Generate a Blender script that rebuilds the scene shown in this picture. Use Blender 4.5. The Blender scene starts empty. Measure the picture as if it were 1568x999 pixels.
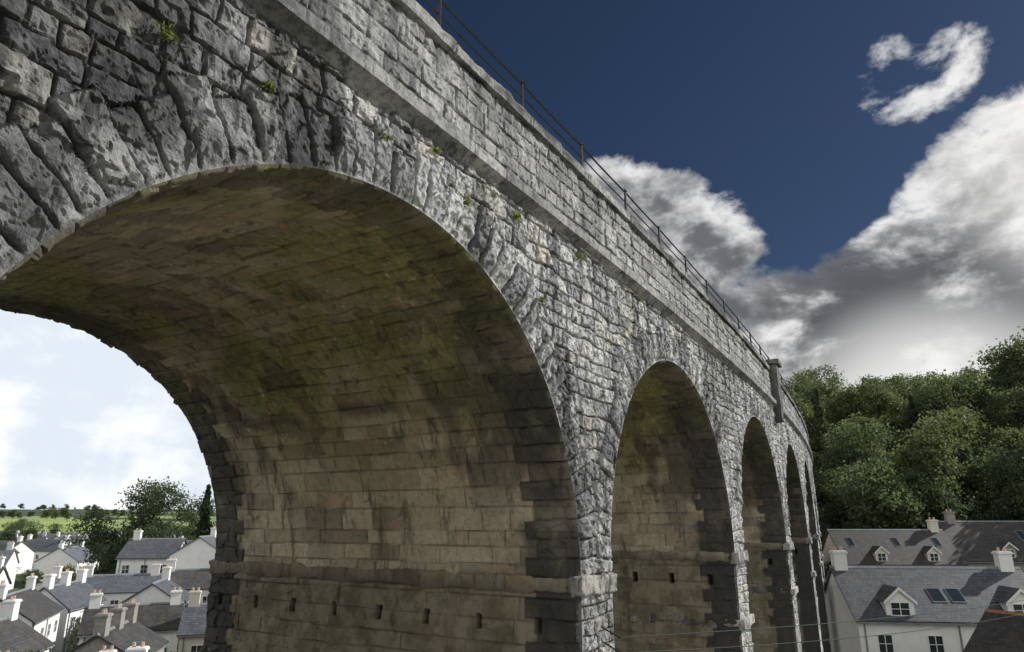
import bpy, math, random
import numpy as np
from mathutils import Vector, Matrix
random.seed(7)
PI=math.pi
scene=bpy.context.scene
# ------------------------------------------------------------------ helpers
RT=np.random.RandomState(11).rand(8,256,256)
def vnoise(x,y,seed=0,lin=False):
    T=RT[seed%8]
    x=np.asarray(x,float)+seed*17.3; y=np.asarray(y,float)+seed*5.7
    xi=np.floor(x).astype(int); yi=np.floor(y).astype(int)
    fx=x-xi; fy=y-yi
    if not lin: fx=fx*fx*(3-2*fx); fy=fy*fy*(3-2*fy)
    a=T[xi&255,yi&255]; b=T[(xi+1)&255,yi&255]; c=T[xi&255,(yi+1)&255]; d=T[(xi+1)&255,(yi+1)&255]
    return (a*(1-fx)+b*fx)*(1-fy)+(c*(1-fx)+d*fx)*fy
def fbm(x,y,seed=0,o=4):
    s=0;amp=.5;t=0
    for i in range(o):
        s=s+amp*vnoise(x*2**i,y*2**i,seed+i); t+=amp; amp*=.5
    return s/t
def facet(x,y,sc,seed=0):
    """chipped planes: nearest jittered cell, each with its own random slope"""
    x=x*sc+31.7*seed; y=y*sc+11.1*seed
    xi=np.floor(x).astype(int); yi=np.floor(y).astype(int)
    best=np.full(x.shape,9.); out=np.zeros(x.shape)
    for dx in(-1,0,1):
        for dy in(-1,0,1):
            cx=(xi+dx)&255; cy=(yi+dy)&255
            px=xi+dx+RT[0][cx,cy]; py=yi+dy+RT[1][cx,cy]
            d=(x-px)**2+(y-py)**2; m=d<best
            v=(RT[2][cx,cy]-.5)*.5+(RT[3][cx,cy]-.5)*1.5*(x-px)+(RT[4][cx,cy]-.5)*1.5*(y-py)
            out=np.where(m,v,out); best=np.where(m,d,best)
    return out
def sm(x,a=0.,b=1.):
    t=np.clip((x-a)/(b-a),0,1); return t*t*(3-2*t)
def link(o,parent=None):
    scene.collection.objects.link(o)
    if parent: o.parent=parent
    return o
def empty(name,loc=(0,0,0)):
    e=bpy.data.objects.new(name,None); e.location=loc; e.empty_display_size=.5
    return link(e)
def np_mesh(name,V,F,mats,col=None,mi=None,smooth=False):
    V=np.ascontiguousarray(V,dtype=np.float32); F=np.ascontiguousarray(F,dtype=np.int32)
    me=bpy.data.meshes.new(name); m,k=F.shape
    me.vertices.add(len(V)); me.vertices.foreach_set('co',V.ravel())
    me.loops.add(m*k); me.loops.foreach_set('vertex_index',F.ravel())
    me.polygons.add(m); me.polygons.foreach_set('loop_start',np.arange(0,m*k,k,dtype=np.int32))
    if not isinstance(mats,(list,tuple)): mats=[mats]
    for mt in mats: me.materials.append(mt)
    if mi is not None: me.polygons.foreach_set('material_index',np.asarray(mi,dtype=np.int32))
    me.polygons.foreach_set('use_smooth',np.full(m,smooth))
    me.update(calc_edges=True)
    if col is not None:
        at=me.color_attributes.new('Col','FLOAT_COLOR','POINT')
        at.data.foreach_set('color',np.ascontiguousarray(col,dtype=np.float32).ravel())
    return me
def np_obj(name,V,F,mats,col=None,mi=None,parent=None,smooth=False):
    return link(bpy.data.objects.new(name,np_mesh(name,V,F,mats,col,mi,smooth)),parent)
def gridfaces(n,m):
    i,j=np.meshgrid(np.arange(n-1),np.arange(m-1),indexing='ij')
    a=(i*m+j).ravel(); return np.stack([a,a+m,a+m+1,a+1],1)
# ------------------------------------------------------------------ materials
class NT:
    def __init__(s,nt): s.nt=nt
    def n(s,t,**k):
        x=s.nt.nodes.new(t)
        for a,b in k.items(): setattr(x,a,b)
        return x
    def math(s,op,a,b=0.,c=None,clamp=False):
        x=s.n('ShaderNodeMath',operation=op,use_clamp=clamp)
        for i,v in enumerate([a,b]+([c] if c is not None else [])):
            if isinstance(v,bpy.types.NodeSocket): s.nt.links.new(v,x.inputs[i])
            else: x.inputs[i].default_value=v
        return x.outputs[0]
    def mix(s,f,a,b,bt='MIX'):
        x=s.n('ShaderNodeMixRGB',blend_type=bt)
        for i,v in enumerate([f,a,b]):
            if isinstance(v,bpy.types.NodeSocket): s.nt.links.new(v,x.inputs[i])
            else: x.inputs[i].default_value=(v if (i==0) else (*v,1) if len(v)==3 else v)
        return x.outputs[0]
    def mr(s,v,a,b,c=0.,d=1.,smooth=True):
        x=s.n('ShaderNodeMapRange',interpolation_type='SMOOTHSTEP' if smooth else 'LINEAR')
        s.nt.links.new(v,x.inputs[0])
        for i,q in enumerate([a,b,c,d]): x.inputs[i+1].default_value=q
        return x.outputs[0]
    def noise(s,vec,scale,detail=4,rough=.55,dist=0.):
        x=s.n('ShaderNodeTexNoise'); s.nt.links.new(vec,x.inputs['Vector'])
        x.inputs['Scale'].default_value=scale; x.inputs['Detail'].default_value=detail
        x.inputs['Roughness'].default_value=rough; x.inputs['Distortion'].default_value=dist
        return x.outputs[0]
    def scalev(s,vec,sc):
        x=s.n('ShaderNodeMapping'); s.nt.links.new(vec,x.inputs[0]); x.inputs['Scale'].default_value=sc
        return x.outputs[0]
def newmat(name,rough=.85,spec=.3):
    m=bpy.data.materials.new(name); m.use_nodes=True
    nt=m.node_tree; b=nt.nodes['Principled BSDF']; b.inputs['Roughness'].default_value=rough
    b.inputs['Specular IOR Level'].default_value=spec
    return m,NT(nt),b
def bump(N,b,h,strength=.5,dist=.02):
    x=N.n('ShaderNodeBump'); x.inputs['Strength'].default_value=strength; x.inputs['Distance'].default_value=dist
    N.nt.links.new(h,x.inputs['Height']); N.nt.links.new(x.outputs[0],b.inputs['Normal'])
def simple(name,c1,c2,scale=3,rough=.8,bs=.3,bd=.01,spec=.3,metal=0):
    m,N,b=newmat(name,rough,spec); b.inputs['Metallic'].default_value=metal
    tc=N.n('ShaderNodeTexCoord').outputs['Object']
    f=N.mr(N.noise(tc,scale,5,.6),.3,.7)
    N.nt.links.new(N.mix(f,c1,c2),b.inputs['Base Color'])
    if bs: bump(N,b,N.noise(tc,scale*6,4,.6),bs,bd)
    return m
def stone_mat(kind):
    m,N,b=newmat('stone_'+kind,.75,.35)
    L=N.nt.links
    tc=N.n('ShaderNodeTexCoord').outputs['Object']
    at=N.n('ShaderNodeAttribute',attribute_name='Col')
    sp=N.n('ShaderNodeSeparateColor'); L.new(at.outputs['Color'],sp.inputs[0])
    r,g,dk=sp.outputs
    big=N.noise(tc,.35,4,.6); mid=N.noise(tc,1.8,5,.65); fine=N.noise(tc,7,9,.74); vf=N.noise(tc,40,4,.7)
    streak=N.noise(N.scalev(tc,(1.9,1.9,.22)),1.5,7,.72)
    blot=N.noise(tc,3.2,8,.75,.4)
    cr=N.n('ShaderNodeValToRGB'); L.new(r,cr.inputs[0])
    if kind=='face':
        els=[(0,(.33,.345,.365)),(.2,(.62,.635,.645)),(.45,(.79,.80,.79)),(.62,(.81,.775,.67)),(.8,(.86,.865,.85)),(1,(.60,.61,.62))]
    elif kind=='parapet':
        els=[(0,(.22,.22,.22)),(.4,(.37,.375,.37)),(.7,(.52,.52,.50)),(1,(.30,.30,.295))]
    else:
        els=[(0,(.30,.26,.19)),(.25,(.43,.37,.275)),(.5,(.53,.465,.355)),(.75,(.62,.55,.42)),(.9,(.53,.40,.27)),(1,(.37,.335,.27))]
    cr.color_ramp.elements[0].position=els[0][0]; cr.color_ramp.elements[0].color=(*els[0][1],1)
    cr.color_ramp.elements[1].position=els[-1][0]; cr.color_ramp.elements[1].color=(*els[-1][1],1)
    for p,c in els[1:-1]:
        e=cr.color_ramp.elements.new(p); e.color=(*c,1)
    col=cr.outputs[0]
    if kind=='reveal':
        col=N.mix(N.mr(fine,.44,.64,0,.6),col,N.mix(1,col,(.58,.56,.50),'MULTIPLY'))
        col=N.mix(N.mr(vf,.30,.46,.4,0),col,N.mix(1,col,(.45,.45,.43),'MULTIPLY'))
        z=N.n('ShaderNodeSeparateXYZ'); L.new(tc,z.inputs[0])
        # darker brown tone towards the crown
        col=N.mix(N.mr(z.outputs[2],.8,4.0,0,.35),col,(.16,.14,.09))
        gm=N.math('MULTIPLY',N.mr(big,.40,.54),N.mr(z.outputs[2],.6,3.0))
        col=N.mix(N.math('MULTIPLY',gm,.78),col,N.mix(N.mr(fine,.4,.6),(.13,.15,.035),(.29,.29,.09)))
        col=N.mix(N.mr(mid,.58,.70,0,.6),col,(.46,.26,.14))
        col=N.mix(N.mr(blot,.56,.66,0,.6),col,(.12,.105,.082))
        col=N.mix(N.mr(streak,.52,.66,0,.78),col,(.08,.07,.056))
        st2=N.noise(N.scalev(tc,(3,3,.12)),1.9,4,.6)
        col=N.mix(N.mr(st2,.60,.75,0,.55),col,(.74,.70,.62))
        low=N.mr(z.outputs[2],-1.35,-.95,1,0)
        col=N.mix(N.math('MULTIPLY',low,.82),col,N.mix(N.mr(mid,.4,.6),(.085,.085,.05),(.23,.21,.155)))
    else:
        col=N.mix(N.mr(fine,.46,.62,0,.75),col,N.mix(1,col,(.34,.35,.37),'MULTIPLY'))
        col=N.mix(N.mr(vf,.52,.72,0,.45),col,(.90,.90,.88) if kind=='face' else (.5,.5,.47))
        col=N.mix(N.mr(vf,.30,.46,.6,0),col,N.mix(1,col,(.28,.29,.31),'MULTIPLY'))
        col=N.mix(N.mr(mid,.56,.72,0,.35),col,(.72,.66,.50) if kind=='face' else (.36,.33,.26))
        col=N.mix(N.mr(blot,.54,.62,0,.75),col,(.065,.07,.08))
        col=N.mix(N.mr(streak,.53,.64,0,.82),col,(.05,.053,.06))
    jm=N.math('MULTIPLY',g,.75 if kind=='face' else .5)
    col=N.mix(jm,col,(.10,.10,.10) if kind=='face' else (.11,.10,.08))
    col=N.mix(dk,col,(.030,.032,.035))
    L.new(col,b.inputs['Base Color'])
    h=N.math('ADD',N.math('MULTIPLY',fine,1.),N.math('MULTIPLY',vf,.3))
    bump(N,b,h,1.,.10 if kind=='face' else .04)
    return m
M_face=stone_mat('face'); M_par=stone_mat('parapet'); M_rev=stone_mat('reveal')
M_iron=simple('painted_iron',(.012,.013,.014),(.03,.025,.02),8,.5)
M_ballast=simple('track_ballast',(.10,.09,.08),(.2,.19,.17),20,.95,1,.05)
M_white=simple('white_render',(.76,.76,.74),(.84,.84,.83),1.2,.8,.2)
M_cream=simple('cream_render',(.66,.62,.52),(.76,.72,.62),1.2,.8,.2)
M_greyw=simple('grey_stone_wall',(.22,.21,.19),(.36,.34,.31),5,.9,.6,.03)
M_trim=simple('white_paint',(.74,.74,.72),(.84,.84,.82),4,.5,0)
M_pot=simple('clay_pot',(.35,.24,.17),(.55,.45,.36),8,.8)
M_lead=simple('lead_flashing',(.16,.17,.18),(.25,.26,.28),4,.6)
M_wire=simple('cable_sheath',(.02,.035,.03),(.04,.06,.05),4,.7,0,spec=.1)
M_wood=simple('weathered_timber',(.10,.08,.06),(.2,.17,.13),5,.9)
M_ridge=simple('ridge_tile',(.26,.11,.06),(.36,.17,.10),5,.8)
m,N,b=newmat('window_glass',.08,.8); b.inputs['Base Color'].default_value=(.03,.04,.05,1)
tc=N.n('ShaderNodeTexCoord').outputs['Object']; bump(N,b,N.noise(tc,3,2),.05,.02); M_glass=m
def slate(name,c1,c2,c3):
    m,N,b=newmat(name,.6,.35)
    tc=N.n('ShaderNodeTexCoord').outputs['Object']
    sx=N.n('ShaderNodeSeparateXYZ'); N.nt.links.new(tc,sx.inputs[0])
    cb=N.n('ShaderNodeCombineXYZ'); N.nt.links.new(sx.outputs[0],cb.inputs[0])
    N.nt.links.new(N.math('MULTIPLY',sx.outputs[2],1.45),cb.inputs[1])
    br=N.n('ShaderNodeTexBrick',offset=.5); N.nt.links.new(cb.outputs[0],br.inputs['Vector'])
    br.inputs['Scale'].default_value=1; br.inputs['Brick Width'].default_value=.32; br.inputs['Row Height'].default_value=.26
    br.inputs['Mortar Size'].default_value=.012; br.inputs['Color1'].default_value=(*c1,1); br.inputs['Color2'].default_value=(*c2,1)
    br.inputs['Mortar'].default_value=(.02,.02,.025,1)
    col=N.mix(N.mr(N.noise(tc,.9,5,.65),.45,.7,0,.6),br.outputs[0],c3)
    col=N.mix(N.mr(N.noise(N.scalev(tc,(2,2,.3)),2.2,5,.7),.5,.7,0,.5),col,N.mix(1,col,(.4,.4,.38),'MULTIPLY'))
    oi=N.n('ShaderNodeObjectInfo'); col=N.mix(N.math('MULTIPLY',oi.outputs['Random'],.5),col,N.mix(1,col,(.45,.43,.42),'MULTIPLY'))
    N.nt.links.new(col,b.inputs['Base Color']); bump(N,b,br.outputs['Fac'],-.5,.02)
    return m
M_slate=slate('roof_slate',(.10,.11,.135),(.165,.18,.21),(.20,.20,.185))
M_slate2=slate('roof_slate_brown',(.06,.058,.06),(.10,.095,.095),(.13,.12,.09))
def leafmat(name,c0,c1):
    m,N,b=newmat(name,.6,.2)
    at=N.n('ShaderNodeAttribute',attribute_name='Col'); sp=N.n('ShaderNodeSeparateColor'); N.nt.links.new(at.outputs['Color'],sp.inputs[0])
    oi=N.n('ShaderNodeObjectInfo')
    col=N.mix(sp.outputs[0],c0,c1)
    col=N.mix(N.mr(oi.outputs['Random'],.3,1,0,.6,False),col,(.13,.14,.07))
    col=N.mix(N.mr(oi.outputs['Random'],.0,.3,.55,0,False),col,(.045,.07,.055))
    N.nt.links.new(col,b.inputs['Base Color'])
    tr=N.n('ShaderNodeBsdfTranslucent'); N.nt.links.new(N.mix(1,col,(1.35,1.45,.9),'MULTIPLY'),tr.inputs[0])
    mx=N.n('ShaderNodeMixShader'); mx.inputs[0].default_value=.5
    out=N.nt.nodes['Material Output']
    N.nt.links.new(b.outputs[0],mx.inputs[1]); N.nt.links.new(tr.outputs[0],mx.inputs[2]); N.nt.links.new(mx.outputs[0],out.inputs[0])
    return m
M_leaf=leafmat('broadleaf_foliage',(.055,.078,.05),(.135,.165,.085))  # haze over the wood is put into the leaf colour as a greyed green
M_con=leafmat('conifer_foliage',(.025,.045,.032),(.055,.085,.05))
M_bark=simple('tree_bark',(.06,.05,.04),(.14,.12,.10),6,.9)
# ------------------------------------------------------------------ viaduct geometry
AL=math.radians(31.5); SA,CA=math.sin(AL),math.cos(AL)
D=6.0; R0=5.4; ZC=-.99; W=10.54; PER=12.24; C0=6.78
ARCH=[C0+PER*i for i in range(-2,8)]
def P(s,q,z):
    s=np.asarray(s,float)
    th=np.where(s>9,(s-9)/450.,0.)
    ps=np.where(s>9,9+450*np.sin(th),s)+q*np.sin(th)
    pp=D+450*(1-np.cos(th))-q*np.cos(th)
    return np.stack(np.broadcast_arrays(ps*SA-pp*CA,ps*CA+pp*SA,z),-1)
def cells(u,v,seed,hr,wr):
    rs=np.random.RandomState(seed)
    u0,u1,v0,v1=u.min()-1,u.max()+1,v.min()-1,v.max()+1
    vb=[v0]
    while vb[-1]<v1: vb.append(vb[-1]+rs.uniform(*hr))
    vb=np.array(vb); ci=np.clip(np.searchsorted(vb,v,side='right')-1,0,len(vb)-2)
    o={k:np.zeros_like(u) for k in('du','r1','r2','r3','r4','cu')}
    n=int((u1-u0)/wr[0])+3
    for c in range(len(vb)-1):
        m=ci==c
        w=rs.uniform(wr[0],wr[1],n)*(.75+.5*rs.rand()); ub=u0-rs.rand()+np.concatenate([[0],np.cumsum(w)])
        rr=rs.rand(4,n+1)
        if not m.any(): continue
        uu=u[m]; j=np.clip(np.searchsorted(ub,uu,side='right')-1,0,n-1)
        o['du'][m]=np.minimum(uu-ub[j],ub[j+1]-uu); o['cu'][m]=(ub[j]+ub[j+1])/2
        for k in range(4): o['r%d'%(k+1)][m]=rr[k][j]
    o['dv']=np.minimum(v-vb[ci],vb[ci+1]-v); o['cv']=(vb[ci]+vb[ci+1])/2
    return o
def Rz(z): return R0-.012*np.maximum(ZC-z,0)
def sdf(s,z):
    best=np.full(s.shape,1e9); bc=np.zeros(s.shape)
    for c in ARCH:
        up=z>=ZC
        sd=np.where(up,np.hypot(s-c,z-ZC)-R0,np.abs(s-c)-Rz(z))
        m=np.abs(s-c)<np.abs(s-bc) if c!=ARCH[0] else np.ones(s.shape,bool)
        best=np.where(m,sd,best); bc=np.where(m,c,bc)
    return best,bc
def relief(s,z,e,r1,r2,r3,cu,cv,amp=1.):
    h=.03+r1**1.6*.045+.02*sm(e/.045)+(r2-.5)*.13*(s-cu)+(r3-.5)*.14*(z-cv)
    h=h+.045*(fbm(s*2.5,z*2.5,3,3)-.5)+.042*facet(s,z,3.4,1)+.034*facet(s,z,9,2)+.030*(vnoise(s*17,z*17,6,True)-.5)
    return amp*(h*(.25+.75*sm(e/.025))-.012*(1-sm(e/.02)))
def face_height(s,z,seed):
    sd,bc=sdf(s,z)
    wx=s+.12*(fbm(s*1.7,z*1.7,1,3)-.5); wz=z+.15*(fbm(s*1.3,z*1.3,2,3)-.5)
    c=cells(wx,wz,seed,(.21,.40),(.28,.80))
    e=np.minimum(c['du'],c['dv'])+.010*(vnoise(s*9,z*9,4)-.5)
    h=relief(s,z,e,c['r1'],c['r2'],c['r3'],c['cu'],c['cv'])
    r4=c['r4']
    r=np.hypot(s-bc,z-ZC); ang=np.arctan2(z-ZC,s-bc)
    rs=np.random.RandomState(seed+5)
    nb=48; wd=rs.uniform(.7,1.3,nb); ab=np.concatenate([[0],np.cumsum(wd)]); ab=ab/ab[-1]*PI
    ln=rs.uniform(.66,.98,nb); q=rs.rand(4,nb)
    k=np.clip(np.searchsorted(ab,ang,side='right')-1,0,nb-1)
    k2=(k+(np.round(bc).astype(int)*7))%nb
    L=ln[k2]+.05*(vnoise(s*4,z*4,3)-.5)
    isr=(z>=ZC)&(r-R0<L)
    dang=np.minimum(ang-ab[k],ab[k+1]-ang)*r+.03*(vnoise(s*6,z*6,5)-.5)
    er=np.minimum(dang,R0+L-r)
    hr=.05+q[0][k2]**1.5*.10*sm((r-R0)/.35)+.02*sm(er/.05)+(q[1][k2]-.5)*.20*((ang-(ab[k]+ab[k+1])/2)*r)
    hr=hr+.045*(fbm(s*2.2,z*2.2,4,3)-.5)+.055*facet(s,z,3.2,3)+.042*facet(s,z,8.5,4)+.034*(vnoise(s*17,z*17,1,True)-.5)
    hr=hr*(.35+.65*sm(er/.035))-.012*(1-sm(er/.02))
    h=np.where(isr,hr,h); e=np.where(isr,er,e); r4=np.where(isr,q[3][k2]*.5,r4)
    h=.05+(h-.05)*sm(sd/.09)
    return h,e,r4,sd,bc
def build_face(name,sg,zg,side,parent,seed=21):
    S,Z=np.meshgrid(sg,zg,indexing='ij')
    sd,bc=sdf(S,Z)
    n,m=S.shape; F=gridfaces(n,m)
    ins=(sd>0).ravel(); F=F[ins[F].any(1)]
    up=Z>=ZC; r=np.maximum(np.hypot(S-bc,Z-ZC),1e-6)
    S2=np.where(up,bc+(S-bc)/r*R0,bc+np.sign(S-bc)*Rz(Z)); Z2=np.where(up,ZC+(Z-ZC)/r*R0,Z)
    out=sd<=0
    S=np.where(out,S2,S); Z=np.where(out,Z2,Z)
    used=np.unique(F); mp=-np.ones(n*m,int); mp[used]=np.arange(len(used)); F=mp[F]
    s=S.ravel()[used]; z=Z.ravel()[used]
    h,e,r4,sd,bc=face_height(s,z,seed)
    V=P(s,h if side>0 else -W-h,z)
    if side<0: F=F[:,::-1]
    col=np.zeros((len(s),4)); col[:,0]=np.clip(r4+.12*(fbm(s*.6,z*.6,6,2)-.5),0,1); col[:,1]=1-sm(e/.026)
    dark=sm(fbm(s*.45,z*.55,3,4),.50,.68)*.5
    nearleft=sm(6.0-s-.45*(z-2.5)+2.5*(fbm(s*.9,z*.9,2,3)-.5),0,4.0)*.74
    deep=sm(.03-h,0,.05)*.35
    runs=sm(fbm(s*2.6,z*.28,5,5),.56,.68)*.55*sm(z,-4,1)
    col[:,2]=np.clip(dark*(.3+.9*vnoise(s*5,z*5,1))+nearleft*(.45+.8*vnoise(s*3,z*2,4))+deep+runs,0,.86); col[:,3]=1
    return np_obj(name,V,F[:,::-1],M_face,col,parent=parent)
via=empty('stone_railway_viaduct')
def rng_steps(segs):
    o=[]
    for a,b,st in segs: o+=list(np.arange(a,b-1e-6,st))
    o.append(segs[-1][1]); return np.array(o)
sg=rng_steps([(-24,0,.12),(0,14.2,.022),(14.2,26.5,.034),(26.5,40,.06),(40,97,.12)])
zg=rng_steps([(-18,-5,.4),(-5,5.72,.025)])
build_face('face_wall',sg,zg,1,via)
build_face('rear_face_wall',rng_steps([(-24,97,.14)]),rng_steps([(-18,-5,.5),(-5,5.72,.12)]),-1,via,33)
def build_reveal(c,idx,res):
    zlow=rng_steps([(-18,-5,.5),(-5,ZC,res)])
    ang=np.linspace(PI,0,int(PI*R0/res))
    ps=[];pz=[];ns=[];nz=[];t=[]
    for z in zlow[:-1]: ps.append(c-Rz(z));pz.append(z);ns.append(1);nz.append(0);t.append(z-ZC)
    for a in ang: ps.append(c+R0*math.cos(a));pz.append(ZC+R0*math.sin(a));ns.append(-math.cos(a));nz.append(-math.sin(a));t.append((PI-a)*R0)
    for z in zlow[:-1][::-1]: ps.append(c+Rz(z));pz.append(z);ns.append(-1);nz.append(0);t.append(PI*R0+(ZC-z))
    ps,pz,ns,nz,t=map(np.array,(ps,pz,ns,nz,t))
    nq=int(W/res); q=np.linspace(.05,-W-.05,nq)
    T,Q=np.meshgrid(t,q,indexing='ij')
    PS,PZ,NS,NZ=[np.repeat(a[:,None],nq,1) for a in (ps,pz,ns,nz)]
    tw=T+.09*(fbm(T*.8,Q*.8,1,3)-.5); qw=Q+.10*(fbm(T*.9,Q*.9,2,3)-.5)
    cc=cells(qw,tw,100+idx,(.27,.50),(.45,1.4))
    e=np.minimum(cc['du'],cc['dv'])+.006*(vnoise(T*8,Q*8,3)-.5)
    h=.045*cc['r1']**2+.01*sm(e/.05)+(cc['r2']-.5)*.05*(Q-cc['cu'])+.035*(fbm(Q*2.5,T*2.5,3,4)-.5)+.018*facet(Q,T,5,2)
    miss=(cc['r1']>.994); h=np.where(miss,-.06,h)
    h=h-.024*(1-sm(e/.02))
    tq=T/.37+.3*(fbm(T*.7,Q*1.1,3,2)-.5)
    lim=.85+.25*((np.floor(tq).astype(int))%2)+.1*vnoise(T*2,Q*0+3,2)
    edge=np.minimum(.05-Q,Q+W+.05)
    isq=edge<lim
    eq=np.minimum(lim-edge,np.abs(tq%1-.5)*-.37+.185)
    hq=(.06*vnoise(np.floor(tq)*3.1,Q*0+1.7,4)+.05*(fbm(Q*3.5,T*3.5,5,3)-.5)+.06*facet(Q,T,3.5,5)+.02)*sm(eq/.03)
    h=np.where(isq,hq,h)
    spall=sm(fbm(Q*1.1+4,T*.9,7,4),.60,.66)*(edge>.5)*(PZ>1.5)
    h=h-.05*spall*(.5+vnoise(T*7,Q*7,2))
    low=PZ<ZC-.3
    h=h+np.where(low,.05+.03*(fbm(Q*2.2,T*2.2,7,3)-.5)*2+.03*facet(Q,T,3,6),0)
    hole=(PZ>-2.02)&(PZ<-1.74)&((np.abs((Q+.9)%1.32)<.14))&(edge>.4)
    h=np.where(hole,-.28,h)
    h=h*sm(edge/.05)
    S=PS+NS*h; Z=PZ+NZ*h
    V=P(S,Q,Z).reshape(-1,3)
    col=np.ones((V.shape[0],4)); col[:,0]=np.clip(.10+.78*cc['r4']+.5*(fbm(Q*.5,T*.5,5,3)-.5)+.15*(cc['r4']>.93),0,1).ravel()
    col[:,1]=(1-sm(e/.022)).ravel()
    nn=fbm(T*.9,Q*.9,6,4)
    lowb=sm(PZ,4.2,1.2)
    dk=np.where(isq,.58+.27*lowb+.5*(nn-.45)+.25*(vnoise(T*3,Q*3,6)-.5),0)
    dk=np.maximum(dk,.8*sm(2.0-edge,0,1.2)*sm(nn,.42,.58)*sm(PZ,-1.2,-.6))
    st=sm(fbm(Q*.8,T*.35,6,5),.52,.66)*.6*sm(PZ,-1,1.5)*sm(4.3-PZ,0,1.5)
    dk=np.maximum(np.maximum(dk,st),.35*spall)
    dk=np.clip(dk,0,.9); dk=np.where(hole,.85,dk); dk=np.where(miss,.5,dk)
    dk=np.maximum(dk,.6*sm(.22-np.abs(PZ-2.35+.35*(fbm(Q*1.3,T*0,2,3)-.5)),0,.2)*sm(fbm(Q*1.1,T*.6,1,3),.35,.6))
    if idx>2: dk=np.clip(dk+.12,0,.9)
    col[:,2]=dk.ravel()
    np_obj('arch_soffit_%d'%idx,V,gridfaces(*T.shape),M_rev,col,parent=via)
for i,c in enumerate(ARCH):
    res={2:.03,3:.05,4:.08}.get(i,.14)
    build_reveal(c,i,res)
def rough_box(name,s0,s1,q0,q1,z0,z1,res,amp,mat,parent,seed=0,dark=0.,block=.7,rnd=.03,inner=0.):
    ns,nq,nz=[max(3,int((b-a)/res)+1) for a,b in((s0,s1),(q0,q1),(z0,z1))]
    Vs=[];Fs=[];o=0
    s=np.linspace(s0,s1,ns);q=np.linspace(q0,q1,nq);z=np.linspace(z0,z1,nz)
    for ax,val in ((0,s0),(0,s1),(1,q0),(1,q1),(2,z0),(2,z1)):
        if ax==0: A,B=np.meshgrid(q,z,indexing='ij'); X=[np.full(A.shape,val),A,B]
        elif ax==1: A,B=np.meshgrid(s,z,indexing='ij'); X=[A,np.full(A.shape,val),B]
        else: A,B=np.meshgrid(s,q,indexing='ij'); X=[A,B,np.full(A.shape,val)]
        Vs.append(np.stack([x.ravel() for x in X],1)); Fs.append(gridfaces(*A.shape)+o); o+=A.size
    V=np.concatenate(Vs);F=np.concatenate(Fs); V0=V.copy()
    mid=np.array([(s0+s1)/2,(q0+q1)/2,(z0+z1)/2]); half=np.array([(s1-s0)/2,(q1-q0)/2,(z1-z0)/2])
    dlt=V-mid; near=np.maximum(np.abs(dlt)-(half-rnd),0); dlt=dlt-np.sign(dlt)*near*.35*((near>0).sum(1)>1)[:,None]
    V=mid+dlt
    nx=fbm(V[:,0]*3+V[:,2]*2.1+seed,V[:,1]*3+V[:,2]*1.3,1,3)-.5; ny=fbm(V[:,0]*3-V[:,2]*2,V[:,1]*3+V[:,2]*2+seed,2,3)-.5; nz_=fbm(V[:,0]*3+V[:,2],V[:,1]*3-V[:,2]+seed,3,3)-.5
    bl=np.floor((V[:,0]+V[:,1])/block)
    off=(vnoise(bl*3.3,bl*0+seed,4)-.5)*amp*.7
    V=V+np.stack([nx,ny,nz_],1)*amp*1.6+np.sign(V-mid)*(near>0)*off[:,None]
    fr=((V[:,0]+V[:,1])/block)%1; jt=np.minimum(fr,1-fr)*block
    V=V-np.sign(dlt)*(near>0)*(.02*(1-sm(jt/.03)))[:,None]
    col=np.ones((len(V),4)); col[:,0]=vnoise(bl*7.7,bl*0+seed+.5,5); col[:,1]=1-sm(jt/.03)
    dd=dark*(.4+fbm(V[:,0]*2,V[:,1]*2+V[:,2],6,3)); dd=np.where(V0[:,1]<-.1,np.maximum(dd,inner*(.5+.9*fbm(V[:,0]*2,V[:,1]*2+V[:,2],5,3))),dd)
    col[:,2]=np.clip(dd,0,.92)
    return np_obj(name,P(V[:,0],V[:,1],V[:,2]),F,mat,col,parent=parent)
for i in range(len(ARCH)-1):
    a=ARCH[i]+R0; b2=ARCH[i+1]-R0
    res=.045 if i in(1,2) else .09 if i==3 else .2
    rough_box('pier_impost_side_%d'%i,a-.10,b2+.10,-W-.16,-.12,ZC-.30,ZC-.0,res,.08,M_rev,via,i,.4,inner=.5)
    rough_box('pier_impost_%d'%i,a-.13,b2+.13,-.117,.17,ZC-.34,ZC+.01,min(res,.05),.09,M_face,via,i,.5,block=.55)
    rough_box('pier_band_%d'%i,a-.10,b2+.10,-W-.2,.2,-3.35,-3.05,res,.06,M_face,via,i+9,.25,inner=.8)
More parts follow.
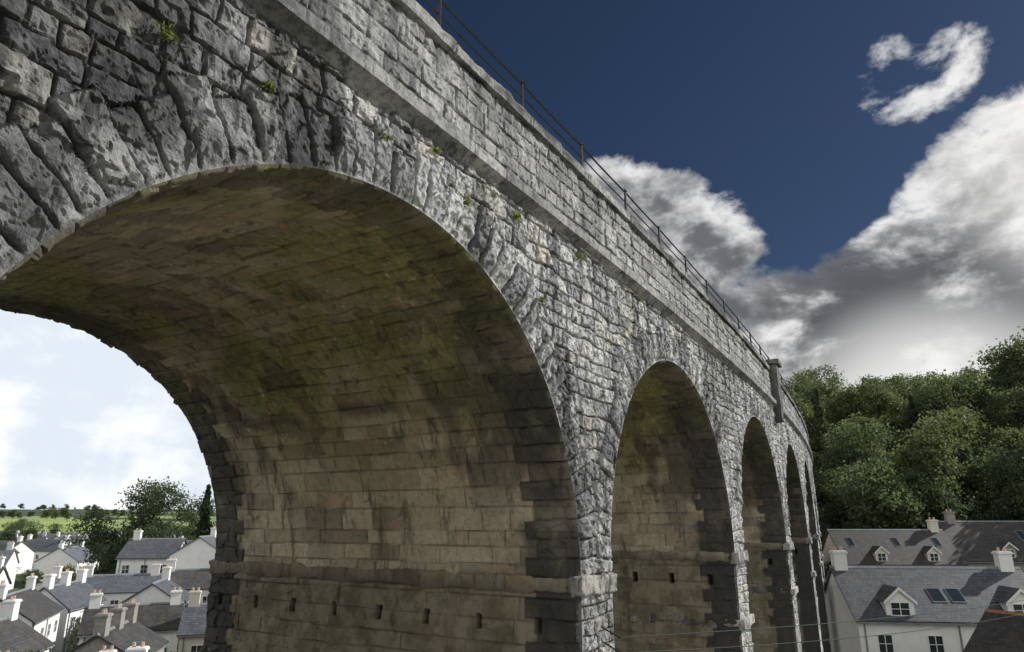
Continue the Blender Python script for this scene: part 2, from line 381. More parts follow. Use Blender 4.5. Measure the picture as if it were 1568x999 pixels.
def extrude(name,prof,sg,mat,parent,block,amp=.015,seed=1,dark=.2):
    prof=np.array(prof); pts=[]
    for a,b in zip(prof[:-1],prof[1:]):
        n=max(1,int(np.hypot(*(b-a))/.05)); 
        for k in range(n): pts.append(a+(b-a)*k/n)
    pts.append(prof[-1]); pts=np.array(pts)
    S,K=np.meshgrid(sg,np.arange(len(pts)),indexing='ij')
    q=pts[K,0]; z=pts[K,1]
    fr=(S/block)%1; jt=np.minimum(fr,1-fr)*block; bl=np.floor(S/block)
    ctr=prof.mean(0); dq=np.sign(q-ctr[0]); 
    n1=fbm(S*4,K*.25,seed,4)-.5; n2=fbm(S*1.1,K*.1,seed+2,3)-.5
    hh=amp*(n1*2+n2*1.5+(vnoise(bl*5.1,bl*0+.5,seed)-.5)*.8)-.018*(1-sm(jt/.025))
    q=q+dq*hh; z=z+np.sign(z-ctr[1])*hh*.6
    col=np.ones((S.size,4)); col[:,0]=vnoise(bl*3.7,bl*0+.3,seed+1).ravel(); col[:,1]=(1-sm(jt/.025)).ravel()
    col[:,2]=(dark*(.3+1.3*sm(fbm(S*.9,K*.15,seed+3,4),.35,.7))).ravel()
    return np_obj(name,P(S,q,z).reshape(-1,3),gridfaces(*S.shape)[:,::-1],mat,col,parent=parent)
sg2=rng_steps([(-24,0,.2),(0,16,.04),(16,40,.08),(40,97,.16)])
strp=[(-.1,5.60),(.10,5.66),(.14,5.74),(.26,5.80),(.27,5.99),(.22,6.03),(-.1,6.06)]
cop=[(-.02,7.52),(.13,7.54),(.15,7.72),(.10,7.77),(-.50,7.77),(-.54,7.70),(-.54,7.54),(-.38,7.52)]
extrude('string_course',strp,sg2,M_par,via,1.15,.024,1,.3)
extrude('coping',cop,sg2,M_par,via,1.3,.032,4,.75)
sg3=rng_steps([(-24,97,.3)])
extrude('rear_string_course',[(-W-q,z) for q,z in strp],sg3,M_par,via,1.15,.014,1)
extrude('rear_coping',[(-W-q,z) for q,z in cop],sg3,M_par,via,1.3,.014,2,.4)
def par_wall(name,sg,zg,qf,sign,amp,seed):
    S,Z=np.meshgrid(sg,zg,indexing='ij')
    wx=S+.05*(fbm(S*1.5,Z*1.5,1,2)-.5); wz=Z+.05*(fbm(S*1.5,Z*1.5,2,2)-.5)
    c=cells(wx,wz,seed,(.26,.40),(.4,1.0)); e=np.minimum(c['du'],c['dv'])
    h=relief(S,Z,e,c['r1'],c['r2'],c['r3'],c['cu'],c['cv'],amp)
    col=np.ones((S.size,4)); col[:,0]=c['r4'].ravel(); col[:,1]=(1-sm(e/.025)).ravel()
    col[:,2]=(np.clip(sm(fbm(S*2.2,Z*.35,3,4),.48,.72)*.65+.3*sm(Z,6.9,7.5),0,.85)).ravel()
    np_obj(name,P(S,qf+sign*h,Z).reshape(-1,3),gridfaces(*S.shape),M_par,col,parent=via)
par_wall('parapet_wall',rng_steps([(-24,0,.12),(0,16,.028),(16,30,.05),(30,97,.12)]),rng_steps([(6.0,7.56,.03)]),0,1,.65,51)
par_wall('parapet_inner_wall',sg3,rng_steps([(5.9,7.56,.2)]),-.4,-1,.3,52)
par_wall('rear_parapet_wall',sg3,rng_steps([(6.0,7.56,.2)]),-W,-1,.3,53)
par_wall('rear_parapet_inner_wall',sg3,rng_steps([(5.9,7.56,.2)]),-W+.4,1,.3,54)
S,Q=np.meshgrid(sg3,np.linspace(-.3,-W+.3,20),indexing='ij')
np_obj('track_bed',P(S,Q,6.15+.05*fbm(S*2,Q*2,1,3)).reshape(-1,3),gridfaces(*S.shape),M_ballast,parent=via)
for e_s,nm in((-24,'near'),(97,'far')):
    rough_box('abutment_'+nm,e_s-1.2,e_s+.3,-W-.25,.25,-18,7.9,.5,.08,M_face,via,3,.4)
rough_box('pilaster_shaft',37.0,37.95,-.3,.42,5.0,7.95,.09,.05,M_par,via,5,.9)
rough_box('pilaster_cap',36.85,38.1,-.45,.58,7.95,8.2,.09,.03,M_par,via,6,.9)
# ------------------------------------------------------------------ railing
def tube(p0,p1,r0,r1,seg=6):
    p0=np.array(p0,float);p1=np.array(p1,float); d=p1-p0; L=np.linalg.norm(d); d/=max(L,1e-9)
    a=np.cross(d,[0,0,1] if abs(d[2])<.9 else [1,0,0]); a/=np.linalg.norm(a); b=np.cross(d,a)
    t=np.arange(seg)*2*PI/seg; c=np.cos(t)[:,None]*a+np.sin(t)[:,None]*b
    V=np.concatenate([p0+c*r0,p1+c*r1]); i=np.arange(seg); j=(i+1)%seg
    return V,np.stack([i,j,j+seg,i+seg],1)
class Acc:
    def __init__(s): s.V=[];s.F=[];s.o=0;s.m=[];s.c=[]
    def add(s,V,F,mi=0,c=.5):
        s.V.append(V);s.F.append(F+s.o);s.o+=len(V);s.m.append(np.full(len(F),mi))
        s.c.append(np.stack([np.full(len(V),c) if np.isscalar(c) else c]+[np.zeros(len(V))]*2+[np.ones(len(V))],1))
    def mesh(s,name,mats): return np_mesh(name,np.concatenate(s.V),np.concatenate(s.F),mats,np.concatenate(s.c),np.concatenate(s.m))
A=Acc(); ss=np.arange(-16.9,96,2.7)
for s_ in ss:
    p=P(s_,.05,7.72); A.add(*tube(p,p+[0,0,.66],.042,.036)); A.add(*tube(p,p+[0,0,.06],.08,.07)); A.add(*tube(p+[0,0,.66],p+[0,0,.73],.055,.02))
fs=np.arange(-16.9,93,.9)
for zz,rr in((8.36,.024),(8.07,.018)):
    for a,b2 in zip(fs[:-1],fs[1:]):
        A.add(*tube(P(a,.05,zz-.02*math.sin(((a+16.9)/2.7%1)*PI)),P(b2,.05,zz-.02*math.sin(((b2+16.9)/2.7%1)*PI)),rr,rr,5))
link(bpy.data.objects.new('iron_railing',A.mesh('iron_railing',[M_iron])))
# ------------------------------------------------------------------ weeds on wall
rs=np.random.RandomState(3); A=Acc()
for s_,z_,sz in [(6.2,5.15,.16),(8.2,4.95,.15),(9.8,5.35,.18),(12.4,5.45,.20),(10.7,4.0,.17),(4.3,4.78,.12),(3.1,4.65,.17),(16,5.5,.13),(7.4,5.5,.1),(13.4,2.6,.08)]:
    n=60
    for k in range(n):
        o=rs.normal(0,sz*.4,2); b=P(s_+o[0],.08+abs(rs.normal(0,.04)),z_+o[1]*.5)
        d=rs.normal(0,1,3); d[2]=abs(d[2])*.8; d/=np.linalg.norm(d); t=np.cross(d,rs.normal(0,1,3)); t/=np.linalg.norm(t)
        L=sz*rs.uniform(.2,.55); w=.012
        A.add(np.array([b-t*w,b+t*w,b+d*L+t*w*.6,b+d*L-t*w*.6]),np.array([[0,1,2,3]]),0,rs.rand())
M_weed=leafmat('weed_leaves',(.10,.12,.03),(.24,.26,.08))
link(bpy.data.objects.new('wall_weeds',A.mesh('wall_weeds',[M_weed])))
# ------------------------------------------------------------------ terrain
def ground(X,Y):
    X=np.asarray(X,float);Y=np.asarray(Y,float)
    r=np.hypot(X,Y); az=np.degrees(np.arctan2(X,Y))
    base=np.interp(r,[0,120,250,500,900,1600,3000,6000,9000],[-14.5,-13.8,-12,-13,-4,9,34,78,100])
    base=base+np.clip((r-200)/600,0,1)*18*(fbm(X/420+5,Y/420+9,2,3)-.5)*np.clip(r/900,0,2)
    base=base+.5*(fbm(X/14,Y/14,1,3)-.5)
    hill=np.interp(r,[0,66,92,110,205,330,800,9000],[-12.6,-12.6,-10,-8.6,22.5,36,46,110])+1.2*(fbm(X/20,Y/20,3,3)-.5)
    m=sm(az,13,20)*(1-sm(az,110,150))
    g=base*(1-m)+hill*m
    knoll=-1.6-.36*np.maximum(r-2,0)+.1*(fbm(X,Y,2,2)-.5)
    return np.maximum(g,knoll)
rings=np.concatenate([[.01],np.geomspace(1.2,9000,150)]); ths=np.linspace(0,2*PI,241)
RR,TT=np.meshgrid(rings,ths,indexing='ij'); GX=RR*np.sin(TT);GY=RR*np.cos(TT)
m,N,b=newmat('grassland',.95,.1)
tc=N.n('ShaderNodeTexCoord').outputs['Object']; L=N.nt.links
gn=N.noise(tc,.5,6,.7); col=N.mix(N.mr(gn,.35,.65),(.05,.075,.035),(.11,.13,.06))
col=N.mix(N.mr(N.noise(tc,.06,3),.5,.6,0,.5),col,(.14,.13,.115))
vo=N.n('ShaderNodeTexVoronoi'); L.new(tc,vo.inputs[0]); vo.inputs['Scale'].default_value=.006
ve=N.n('ShaderNodeTexVoronoi',feature='DISTANCE_TO_EDGE'); L.new(tc,ve.inputs[0]); ve.inputs['Scale'].default_value=.006
sp=N.n('ShaderNodeSeparateColor'); L.new(vo.outputs['Color'],sp.inputs[0])
fld=N.mix(sp.outputs[0],(.17,.24,.09),(.32,.38,.17)); fld=N.mix(N.mr(sp.outputs[1],.5,.55),fld,(.07,.10,.065))
fld=N.mix(N.mr(ve.outputs['Distance'],.03,.05,1,0),fld,(.04,.06,.045))
sx=N.n('ShaderNodeVectorMath',operation='LENGTH'); L.new(tc,sx.inputs[0])
sxyz=N.n('ShaderNodeSeparateXYZ'); L.new(tc,sxyz.inputs[0])
pm=N.math('MULTIPLY',N.mr(sx.outputs['Value'],740,780),N.mr(sx.outputs['Value'],1120,1180,1,0))
pm=N.math('MULTIPLY',pm,N.mr(N.math('DIVIDE',sxyz.outputs[0],sxyz.outputs[1]),-.57,-.545,1,0))
fld=N.mix(pm,fld,N.mix(N.mr(N.noise(tc,.02,4),.4,.6),(.24,.33,.10),(.33,.40,.16)))
col=N.mix(N.mr(sx.outputs['Value'],330,480),col,fld)
bounce_ground=N.mix(N.mr(N.noise(tc,3,6,.7),.35,.65),(.26,.24,.20),(.42,.39,.34))  # pale ground near the camera, added to bounce sunlight up into the arches
col=N.mix(N.mr(sx.outputs['Value'],26,40),bounce_ground,col)
L.new(col,b.inputs['Base Color']); bump(N,b,gn,.6,.1)
np_obj('ground',np.stack([GX,GY,ground(GX,GY)],-1).reshape(-1,3),gridfaces(*RR.shape)[:,::-1],m,smooth=True)
# ------------------------------------------------------------------ trees
def tree_mesh(name,seed,H,cr,cb,ncl,nl,ls,conifer=False):
    rs=np.random.RandomState(seed); A=Acc()
    A.add(*tube((0,0,-1.5),(rs.normal(0,.2),rs.normal(0,.2),H*.45),H*.028,H*.016,8),0)
    A.add(*tube((0,0,H*.44),(0,0,H*.9),H*.016,H*.004,6),0)
    cen=[]
    if conifer:
        for k in range(ncl):
            t=rs.rand()**.8; z=H*(cb+(1-cb)*t); rr=cr*(1-t)*rs.uniform(.35,1.05)*(.75+.35*math.sin(t*34)); a=rs.rand()*2*PI
            cen.append((rr*math.cos(a),rr*math.sin(a),z-rr*.25,.10+.35*(1-t)*cr*.3))
    else:
        lob=[(rs.normal(0,.42)*cr,rs.normal(0,.42)*cr,H*(cb+(1-cb)*rs.uniform(.2,.85)),cr*rs.uniform(.35,.6)) for _ in range(11)]
        lob.append((0,0,H*(cb+(1-cb)*.82),cr*.45))
        for k in range(ncl):
            l=lob[rs.randint(len(lob))]; d=rs.normal(0,1,3); d/=np.linalg.norm(d); rr=l[3]*rs.uniform(.55,1.08)
            c=np.array(l[:3])+d*rr*[1,1,.85]; c[2]=min(max(c[2],H*cb*.8),H)
            cen.append((*c,cr*rs.uniform(.07,.15)))
        for l in lob:
            A.add(*tube((0,0,H*rs.uniform(.22,.42)),l[:3],H*.012,H*.003,5),0)
    cen=np.array(cen); idx=rs.randint(0,len(cen),nl); crn=rs.rand(len(cen))
    Cc=cen[idx,:3]+rs.normal(0,1,(nl,3))*cen[idx,3][:,None]*[1,1,.7]
    a=rs.normal(0,1,(nl,3)); a/=np.linalg.norm(a,axis=1)[:,None]; b=np.cross(a,rs.normal(0,1,(nl,3))); b/=np.linalg.norm(b,axis=1)[:,None]
    sz=ls*rs.uniform(.5,1.2,nl)[:,None]
    V=np.stack([Cc-a*sz*.5,Cc-b*sz*.3,Cc+a*sz*.5,Cc+b*sz*.3],1).reshape(-1,3)
    F=np.arange(nl*4).reshape(-1,4)
    c=np.repeat(np.clip(crn[idx]*.7+rs.rand(nl)*.3,0,1),4)
    A.add(V,F,1,c)
    return A.mesh(name,[M_bark,M_con if conifer else M_leaf])
protos=[tree_mesh('broadleaf_tree_a',1,14,5.2,.16,300,8500,.56),tree_mesh('broadleaf_tree_b',2,12,4.6,.12,260,8000,.54),
        tree_mesh('broadleaf_tree_c',3,16,5.6,.2,300,8500,.56),tree_mesh('broadleaf_tree_d',4,10,5,.05,240,7500,.54)]
conp=tree_mesh('conifer_mesh',5,18,3.6,.08,420,7000,.5,True)
bigt=tree_mesh('big_tree_mesh',8,17.5,6.9,.10,460,24000,.46)
bushp=tree_mesh('bush_mesh',9,4.5,2.6,.02,120,2500,.42)
def inst(me,name,x,y,sc=1,parent=None,dz=0,rz=None):
    o=bpy.data.objects.new(name,me); o.location=(x,y,float(ground(x,y))+dz); o.scale=(sc*random.uniform(.92,1.08),sc*random.uniform(.92,1.08),sc)
    o.rotation_euler=(0,0,random.uniform(0,6.28) if rz is None else rz); return link(o,parent)
wood=empty('woodland_trees'); pts=[]
rs=np.random.RandomState(5); tries=0
while len(pts)<170 and tries<9000:
    tries+=1
    r=rs.uniform(112,235); az=math.radians(rs.uniform(16,52)); x,y=r*math.sin(az),r*math.cos(az)
    if any((x-a)**2+(y-b)**2<7.4**2 for a,b in pts): continue
    pts.append((x,y))
    k=rs.rand()
    inst(conp if (k<.06 and r<165) else protos[rs.randint(4)],'woodland_tree',x,y,rs.uniform(.75,1.25),wood)
for t,yy,s_ in [(.74,150,1.35),(.765,146,1.45),(.80,150,1.55),(.83,148,1.45)]:
    inst(protos[2],'woodland_tree',t*yy,yy,s_,wood)
inst(bigt,'broadleaf_tree',-63.5,122,1.04,dz=1.8)
inst(conp,'conifer_tree',-48.5,112,1.0,dz=1.4)
inst(conp,'conifer_tree',-46.0,112,.9)
for x,y,s_ in [(-68,118,.55),(-73,124,.5),(-56,116,.5),(-80,130,.5),(-60,100,.35),(-86,120,.45)]:
    inst(protos[1],'broadleaf_tree',x,y,s_)
dist=empty('distant_trees')
for k in range(330):
    r=rs.uniform(190,420) if k<90 else rs.uniform(420,2200); az=math.radians(rs.uniform(-44,-16)); x,y=r*math.sin(az),r*math.cos(az)
    fld=fbm(x/120.,y/60.,4,2)
    if fld<.44 and r>420: continue
    if 600<r<1080 and math.degrees(az)<-28.8: continue
    inst(protos[rs.randint(4)],'distant_tree',x,y,rs.uniform(.45,.8)*(1+r/2600),dist,-1)
gs=empty('garden_bushes')
for k in range(46):
    y=rs.uniform(50,135); t=rs.uniform(-.85,-.36); inst(bushp,'garden_bush',t*y,y,rs.uniform(.6,1.1),gs)
for k in range(30):
    y=rs.uniform(64,100); t=rs.uniform(.40,.95); inst(bushp,'garden_bush',t*y,y,rs.uniform(.6,1.1),gs)
# ------------------------------------------------------------------ houses
class MB:
    def __init__(s): s.v=[];s.f=[]
    def poly(s,pts,faces):
        o=len(s.v); s.v+=[tuple(p) for p in pts]; s.f+=[tuple(i+o for i in f) for f in faces]
    def box(s,x0,x1,y0,y1,z0,z1):
        s.poly([(x0,y0,z0),(x1,y0,z0),(x1,y1,z0),(x0,y1,z0),(x0,y0,z1),(x1,y0,z1),(x1,y1,z1),(x0,y1,z1)],
               [(3,2,1,0),(4,5,6,7),(0,1,5,4),(1,2,6,5),(2,3,7,6),(3,0,4,7)])
    def slab(s,a,b,c,d,t):
        n=(Vector(b)-Vector(a)).cross(Vector(d)-Vector(a)).normalized()*t
        p=[Vector(x) for x in(a,b,c,d)]; s.poly([x for x in p]+[x+n for x in p],[(3,2,1,0),(4,5,6,7),(0,1,5,4),(1,2,6,5),(2,3,7,6),(3,0,4,7)])
    def obj(s,name,mat,parent):
        if not s.v: return
        me=bpy.data.meshes.new(name); me.from_pydata(s.v,[],s.f); me.materials.append(mat); me.update()
        return link(bpy.data.objects.new(name,me),parent)
def house(name,x,y,z,rot,Lh,Dp,eh,rh,chim=(-1,1),wall=None,roof=None,dorm=(),sky=(),win=True,wincols=3,ridge=None,storeys=2,cs=1.,aerial=False):
    wall=wall or M_white; roof=roof or M_slate
    e=empty(name,(x,y,z)); e.rotation_euler=(0,0,rot)
    hx,hy=Lh/2,Dp/2
    w=MB(); w.poly([(-hx,-hy,-1),(hx,-hy,-1),(hx,hy,-1),(-hx,hy,-1),(-hx,-hy,eh),(hx,-hy,eh),(hx,hy,eh),(-hx,hy,eh),(-hx,0,rh),(hx,0,rh)],
      [(0,1,5,4),(2,3,7,6),(1,2,6,9,5),(3,0,4,8,7),(3,2,1,0)])
    rf=MB(); ov=.22; sl=(rh-eh)/hy; t=.12
    rf.slab((-hx-ov,-hy-ov,eh-sl*ov+.02),(hx+ov,-hy-ov,eh-sl*ov+.02),(hx+ov,0,rh+.02),(-hx-ov,0,rh+.02),t)
    rf.slab((hx+ov,hy+ov,eh-sl*ov+.02),(-hx-ov,hy+ov,eh-sl*ov+.02),(-hx-ov,0,rh+.02),(hx+ov,0,rh+.02),t)
    rd=MB(); rd.poly([(-hx-ov-.01,-.16,rh+.07),(-hx-ov-.01,.16,rh+.07),(-hx-ov-.01,0,rh+.24),(hx+ov+.01,-.16,rh+.07),(hx+ov+.01,.16,rh+.07),(hx+ov+.01,0,rh+.24)],[(0,2,5,3),(1,4,5,2),(0,1,2),(3,5,4),(0,3,4,1)])
    gt=MB(); gt.box(-hx-ov,hx+ov,-hy-ov-.11,-hy-ov-.005,eh-sl*ov-.08,eh-sl*ov+.03); gt.box(-hx+.35,-hx+.43,-hy-.11,-hy-.03,-.8,eh-.12); gt.box(-.04,.04,-hy-.11,-hy-.03,1.6,eh-.12)
    gl=MB(); fr=MB(); ch=MB(); pt=MB()
    def window(cx,cz,ww,hh,yy,sgn=-1):
        y0,y1=(yy-.015,yy+.05) if sgn<0 else (yy-.05,yy+.015)
        gl.box(cx-ww/2,cx+ww/2,y0,y1,cz-hh/2,cz+hh/2)
        f0,f1=(yy-.055,yy+.04) if sgn<0 else (yy-.04,yy+.055)
        for a,b2,c,d in((-ww/2-.07,-ww/2,-hh/2-.07,hh/2+.07),(ww/2,ww/2+.07,-hh/2-.07,hh/2+.07),(-ww/2,ww/2,hh/2,hh/2+.07),(-ww/2,ww/2,-hh/2-.07,-hh/2),(-.025,.025,-hh/2,hh/2)):
            fr.box(cx+a,cx+b2,f0,f1,cz+c,cz+d)
        fr.box(cx-ww/2,cx-.026,f0+.01,f1-.01,cz-.02,cz+.02); fr.box(cx+.026,cx+ww/2,f0+.01,f1-.01,cz-.02,cz+.02)
    if win:
        for sgn in(-1,1):
            for st in range(storeys):
                cz=eh-1.55-2.6*st
                if cz<.6: continue
                for k in range(wincols):
                    cx=-hx+Lh*(k+.5)/wincols
                    if st==1 and k==wincols//2: continue
                    window(cx,cz,.9,1.1,sgn*hy,sgn)
        fr.box(-.5,.5,-hy-.06,-hy+.02,-.6,1.5)
    for c in chim:
        cx=c*(hx-.5*cs) if abs(c)<=1 else c
        ht=1.15*cs
        ch.box(cx-.48*cs,cx+.48*cs,-.36*cs,.36*cs,rh-.9,rh+ht); ch.box(cx-.56*cs,cx+.56*cs,-.44*cs,.44*cs,rh+ht,rh+ht+.13); ch.box(cx-.5*cs,cx+.5*cs,-.38*cs,.38*cs,rh+ht+.13,rh+ht+.2)
        for k in(-.24*cs,.24*cs):
            V,F=tube((cx+k,0,rh+ht+.17),(cx+k,0,rh+ht+.5),.12,.10,8); pt.poly([tuple(v) for v in V],[tuple(int(i) for i in f) for f in F]+[tuple(range(8,16))])
    if aerial:
        cx=chim[-1]*(hx-.5) if abs(chim[-1])<=1 else chim[-1]
        for p0,p1,r in(((cx,0,rh+1),(cx,0,rh+3.0),.025),((cx-.9,0,rh+2.9),(cx+.9,0,rh+2.9),.018)):
            V,F=tube(p0,p1,r,r,6); gt.poly([tuple(v) for v in V],[tuple(int(i) for i in f) for f in F])
        for k in range(7):
            V,F=tube((cx-.8+.26*k,-.3,rh+2.9),(cx-.8+.26*k,.3,rh+2.9),.012,.012,5); gt.poly([tuple(v) for v in V],[tuple(int(i) for i in f) for f in F])
    dw=MB()
    for cx,dwid in dorm:
        y0=-hy+.15; zb=eh+sl*.15; hw=dwid/2; zt=zb+1.15; zr=zt+hw*.85
        yb=lambda zz:-hy+(zz-eh)/sl
        dw.poly([(cx-hw,y0,zb-.15),(cx+hw,y0,zb-.15),(cx+hw,y0,zt),(cx,y0,zr),(cx-hw,y0,zt),(cx-hw,yb(zt)+.1,zt),(cx+hw,yb(zt)+.1,zt),(cx,min(yb(zr),0)+.1,zr),(cx-hw,yb(zb)+.1,zb-.15),(cx+hw,yb(zb)+.1,zb-.15)],
          [(0,1,2,3,4),(0,4,5,8),(1,9,6,2)])
        o=.16; zo=zt-.85*o
        yr=min(yb(zr),0)+.15; ye=yb(zt)+.05
        rf.slab((cx-hw-o,y0-.2,zo),(cx,y0-.2,zr+.01),(cx,yr,zr+.01),(cx-hw-o,ye,zo),.07)
        rf.slab((cx,y0-.2,zr+.01),(cx+hw+o,y0-.2,zo),(cx+hw+o,ye,zo),(cx,yr,zr+.01),.07)
        fr.poly([(cx-hw-o,y0-.23,zo-.14),(cx,y0-.23,zr-.12),(cx,y0-.23,zr+.09),(cx-hw-o,y0-.23,zo+.07),(cx-hw-o,y0-.2,zo-.14),(cx,y0-.2,zr-.12),(cx,y0-.2,zr+.09),(cx-hw-o,y0-.2,zo+.07)],[(0,1,2,3),(7,6,5,4),(0,4,5,1),(3,2,6,7)])
        fr.poly([(cx+hw+o,y0-.23,zo-.14),(cx,y0-.23,zr-.12),(cx,y0-.23,zr+.09),(cx+hw+o,y0-.23,zo+.07),(cx+hw+o,y0-.2,zo-.14),(cx,y0-.2,zr-.12),(cx,y0-.2,zr+.09),(cx+hw+o,y0-.2,zo+.07)],[(3,2,1,0),(4,5,6,7),(1,5,4,0),(7,6,2,3)])
        window(cx,zb+.58,dwid*.62,.8,y0)
    for cx,cw,up in sky:
        yy=-hy+up*hy; zz=eh+sl*up*hy+t+.06; l=.5
        gl.slab((cx-cw/2,yy-l,zz-sl*l+.03),(cx+cw/2,yy-l,zz-sl*l+.03),(cx+cw/2,yy+l,zz+sl*l+.03),(cx-cw/2,yy+l,zz+sl*l+.03),.03)
        gt.slab((cx-cw/2-.06,yy-l-.06,zz-sl*(l+.06)),(cx+cw/2+.06,yy-l-.06,zz-sl*(l+.06)),(cx+cw/2+.06,yy+l+.06,zz+sl*(l+.06)),(cx-cw/2-.06,yy+l+.06,zz+sl*(l+.06)),.04)
    w.obj('walls',wall,e); rf.obj('roof',roof,e); rd.obj('ridge_tiles',ridge or M_lead,e); gt.obj('gutter',M_lead,e)
    gl.obj('window_glass',M_glass,e); fr.obj('window_frames',M_trim,e); ch.obj('chimneys',wall,e); pt.obj('chimney_pots',M_pot,e); dw.obj('dormers',wall,e)
    return e
house('white_cottage',31.4,55.2,-12.7,math.radians(-7),13.2,8.2,6.1,9.2,(-.995,.95),M_white,M_slate,dorm=((-3.6,1.9),(4.4,1.9)),sky=((-.4,.85,.42),(.9,.85,.42)),wincols=4)
house('slate_roofed_house',46,88,-10,math.radians(-2),13.5,8,5.3,8.9,(.95,),M_cream,M_slate2,dorm=((-2.6,1.4),(3.4,1.4)),sky=((-5,.6,.6),(.4,.6,.6),(5.2,.6,.6)),wincols=4)
house('slate_roofed_house',62.5,90,-9.6,math.radians(-2),17,8.5,5.2,9.5,(.5,-.85),M_greyw,M_slate2,dorm=((-2.8,1.6),(4,1.6)),sky=((.6,.8,.6),),wincols=5,aerial=True)
house('slate_roofed_house',81,86,-9.6,math.radians(-4),15,8.5,5.2,9.4,(-.9,.9),M_white,M_slate,wincols=5)
house('slate_roofed_house',54,56,-12.6,math.radians(-6),14,8.5,5.8,9.1,(-.9,.9),M_cream,M_slate2,wincols=4)
house('dark_roofed_house',31.8,38.5,-12.6,math.radians(-62),13,9,4.2,7.3,(),M_greyw,M_slate2,ridge=M_ridge,wincols=3)
rs=np.random.RandomState(42)
for ir,Yr in enumerate((48,59,71,84,98)):
    t=-.86
    while t<-.30:
        Lh=rs.uniform(7,11.5); ori=math.radians([18,100,22,14,108][ir]+rs.choice([0,0,88])+rs.uniform(-5,5))
        x=t*Yr; y=Yr+rs.uniform(-2,2); k=rs.rand()
        if -x*CA+y*SA>24:
            hg=rs.uniform(6.0,7.4)+(-1.4,-.7,-.1,.3,.5)[ir]
            house('terraced_house',x,y,-14.2,ori,Lh,rs.uniform(5.4,6.4),hg-1.8,hg+rs.uniform(-.1,.4),(-.97,.97) if k<.6 else (.97,) if k<.8 else (-.97,0,.97),M_white if k<.88 else M_cream if k<.96 else M_greyw,M_slate if rs.rand()<.5 else M_slate2,
              sky=((rs.uniform(-2,2),.8,.5),) if rs.rand()<.3 else (),wincols=int(Lh//2.6),ridge=M_ridge if rs.rand()<.15 else None,cs=rs.uniform(.9,1.15))
        t+=(Lh*.85+rs.uniform(1.5,4.5))/Yr
house('white_house',-53.5,108,-10.2,math.radians(8),7.5,8,5.2,7.6,(-.9,),M_white,M_slate,wincols=3)
house('white_house',-45.6,107,-10.0,math.radians(98),8,7.5,5.4,7.8,(.9,),M_white,M_slate,wincols=3)
house('white_house',-38,108,-10.0,math.radians(5),7,8,5.4,7.8,(.9,),M_white,M_slate,wincols=3)
for Yr,n in((150,7),(185,8),(240,9),(330,9),(430,8)):
    for k in range(n):
        t=-.80+.44*(k+rs.uniform(.1,.9))/n; 
        if Yr==150 and t>-.6: continue
        kk=rs.rand(); x,y=t*Yr,Yr+rs.uniform(-10,10); z=float(ground(x,y))
        house('terraced_house',x,y,z,math.radians(rs.choice([10,20,-15,100])),rs.uniform(9,22),8,5,7.6,(-.95,.95),M_white if kk<.7 else M_cream,M_slate,wincols=4)
# overhead cables and their pole
A=Acc()
for (p0,p1,sag) in [((1.9,13.0,-1.95),(32.5,40,-3.2),.35),((1.9,13.0,-2.2),(32.5,40,-3.6),.5)]:
    p0=np.array(p0,float);p1=np.array(p1,float); pr=None
    for k in range(41):
        t=k/40; p=p0+(p1-p0)*t; p[2]-=4*sag*t*(1-t)
        if pr is not None: A.add(*tube(pr,p,.010,.010,5))
        pr=p
A.add(*tube(P(13.1,.0,-1.95),(1.9,13.0,-1.95),.015,.015)); A.add(*tube(P(13.1,.0,-2.2),(1.9,13.0,-2.2),.015,.015))
link(bpy.data.objects.new('overhead_cable',A.mesh('overhead_cable',[M_wire])))
A=Acc(); A.add(*tube((32.5,40,-14),(32.5,40,-2.7),.15,.11,10)); A.add(*tube((31.9,40.4,-3.2),(33.1,39.6,-3.2),.05,.05)); A.add(*tube((31.9,40.4,-3.6),(33.1,39.6,-3.6),.05,.05))
link(bpy.data.objects.new('utility_pole',A.mesh('utility_pole',[M_wood])))
# ------------------------------------------------------------------ sun, sky
SAZ,SEL=math.radians(71),math.radians(33)
Sd=Vector((math.sin(SAZ)*math.cos(SEL),math.cos(SAZ)*math.cos(SEL),math.sin(SEL)))
sl=bpy.data.lights.new('sun','SUN'); sl.energy=5; sl.angle=math.radians(.5); sl.color=(1,.975,.935)
so=link(bpy.data.objects.new('sun',sl)); so.rotation_euler=Sd.to_track_quat('Z','Y').to_euler()
wd=bpy.data.worlds.new('World'); scene.world=wd; wd.use_nodes=True
nt=wd.node_tree; N=NT(nt); bg=nt.nodes['Background']; bg.inputs[1].default_value=.15
sk=N.n('ShaderNodeTexSky',sky_type='NISHITA',sun_disc=False,sun_elevation=SEL,sun_rotation=SAZ,altitude=100,air_density=1.0,dust_density=.3,ozone_density=2.0)
gen=N.n('ShaderNodeTexCoord').outputs['Generated']
nrm=N.n('ShaderNodeVectorMath',operation='NORMALIZE'); nt.links.new(gen,nrm.inputs[0]); dv=nrm.outputs[0]
def dirv(az,el):
    az,el=math.radians(az),math.radians(el); return (math.sin(az)*math.cos(el),math.cos(az)*math.cos(el),math.sin(el))
def blob(az,el,r,wt=1.):
    d=N.n('ShaderNodeVectorMath',operation='DOT_PRODUCT'); nt.links.new(dv,d.inputs[0]); d.inputs[1].default_value=dirv(az,el)
    return N.mr(d.outputs['Value'],math.cos(math.radians(r)),math.cos(math.radians(r*.15)),0,wt)
mask=None
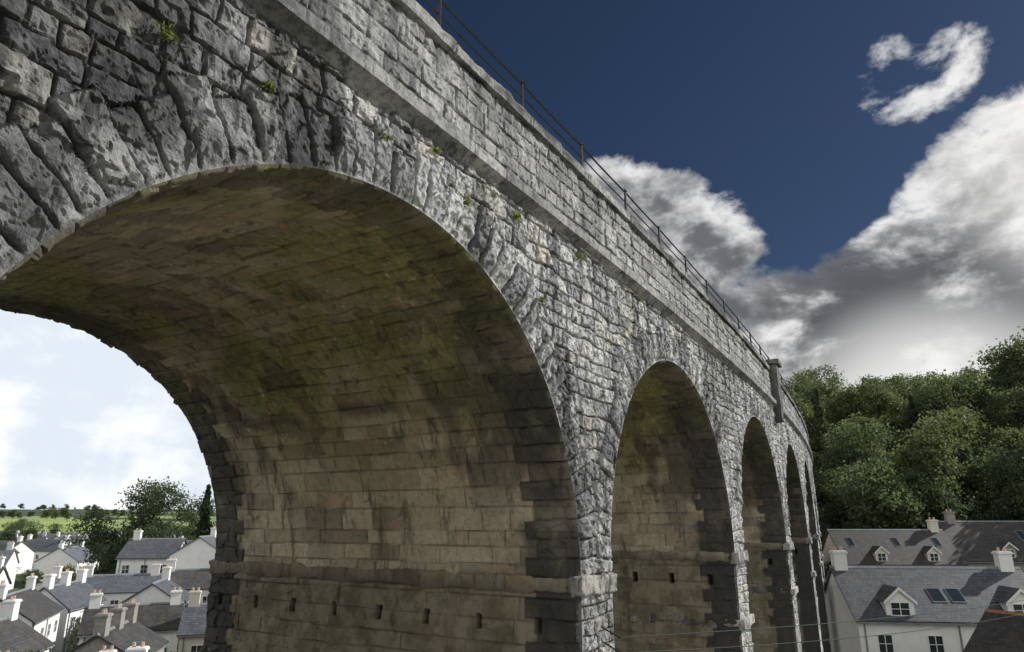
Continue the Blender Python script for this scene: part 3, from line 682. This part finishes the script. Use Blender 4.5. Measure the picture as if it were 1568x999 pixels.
for bb in [(8.8,25,6),(12.8,24,6.5),(16.5,20.5,7),(20.3,15.5,7),(25,13,7.5,1.1),(29,14.5,7.5,1.1),(33,15.5,8,1.15),(36.5,16,8.5,1.15),(27,9,11,1.3),(35,9,11,1.3),(40,20,8),(37,22,6.5),(42,24.5,6.8),(33.4,31,4.5,.62),(36.5,31,4,.6),(50,22,13),(-33,12,22,1.2),(-60,25,24),(-110,28,34),(-150,35,40),(150,30,40),(100,20,30)]:  # blobs behind the camera are unseen cloud added as fill light
    k=blob(*bb); mask=k if mask is None else N.math('MAXIMUM',mask,k)
sz=N.n('ShaderNodeSeparateXYZ'); nt.links.new(dv,sz.inputs[0])
mask=N.math('MAXIMUM',mask,N.mr(sz.outputs[2],.14,.27,1.1,0))
mp=N.scalev(dv,(1,1,1.35))
n1=N.noise(mp,8.0,12,.60,.15); n2=N.noise(N.scalev(dv,(1,1,1.8)),8,8,.58,.2)
na=N.math('MULTIPLY',N.math('MULTIPLY',N.math('SUBTRACT',n1,.5),2.7),N.mr(mask,0,.35,.35,1))
dens=N.math('ADD',N.math('SUBTRACT',mask,.48),na)
alpha=N.mr(dens,-.12,.30)
thick=N.mr(N.math('ADD',dens,N.math('MULTIPLY',N.math('SUBTRACT',n2,.5),3.4)),-.05,.95)
ccol=N.mix(thick,(5.5,5.5,5.5),(1.0,1.03,1.12))
belly=N.math('MULTIPLY',blob(28,15.5,11.5,.92),N.mr(n2,.36,.56))
ccol=N.mix(belly,ccol,(.70,.73,.80))
ccol=N.mix(blob(50,26,17,.7),ccol,(7.0,6.9,6.7))
ccol=N.mix(blob(32,5,12.5,.9),ccol,(6.3,6.3,6.2))
gl1=blob(-33,6,30,1.); ccol=N.mix(gl1,ccol,N.mix(thick,(6.9,7.0,7.2),(5.2,5.7,6.3)))
fill_glow=blob(-140,30,75,1.); ccol=N.mix(fill_glow,ccol,(9.0,8.95,8.8))  # extra-bright unseen cloud behind the camera, added to fill the shaded reveals
sky=N.mix(1,sk.outputs[0],(.12,.14,.17),'MULTIPLY')
sky=N.mix(blob(-33,4,40,1.),sky,(4.3,5.3,6.3))
fin=N.mix(alpha,sky,ccol)
nt.links.new(fin,bg.inputs[0])
# ------------------------------------------------------------------ camera
cam=bpy.data.cameras.new('camera'); cam.sensor_width=36; cam.lens=24.0; cam.clip_start=.1; cam.clip_end=20000
co=link(bpy.data.objects.new('camera',cam)); co.location=(0,0,0); co.rotation_euler=(math.radians(90+16.0),0,0)
scene.camera=co
scene.view_settings.view_transform='Standard'; scene.view_settings.look='None'; scene.view_settings.exposure=0
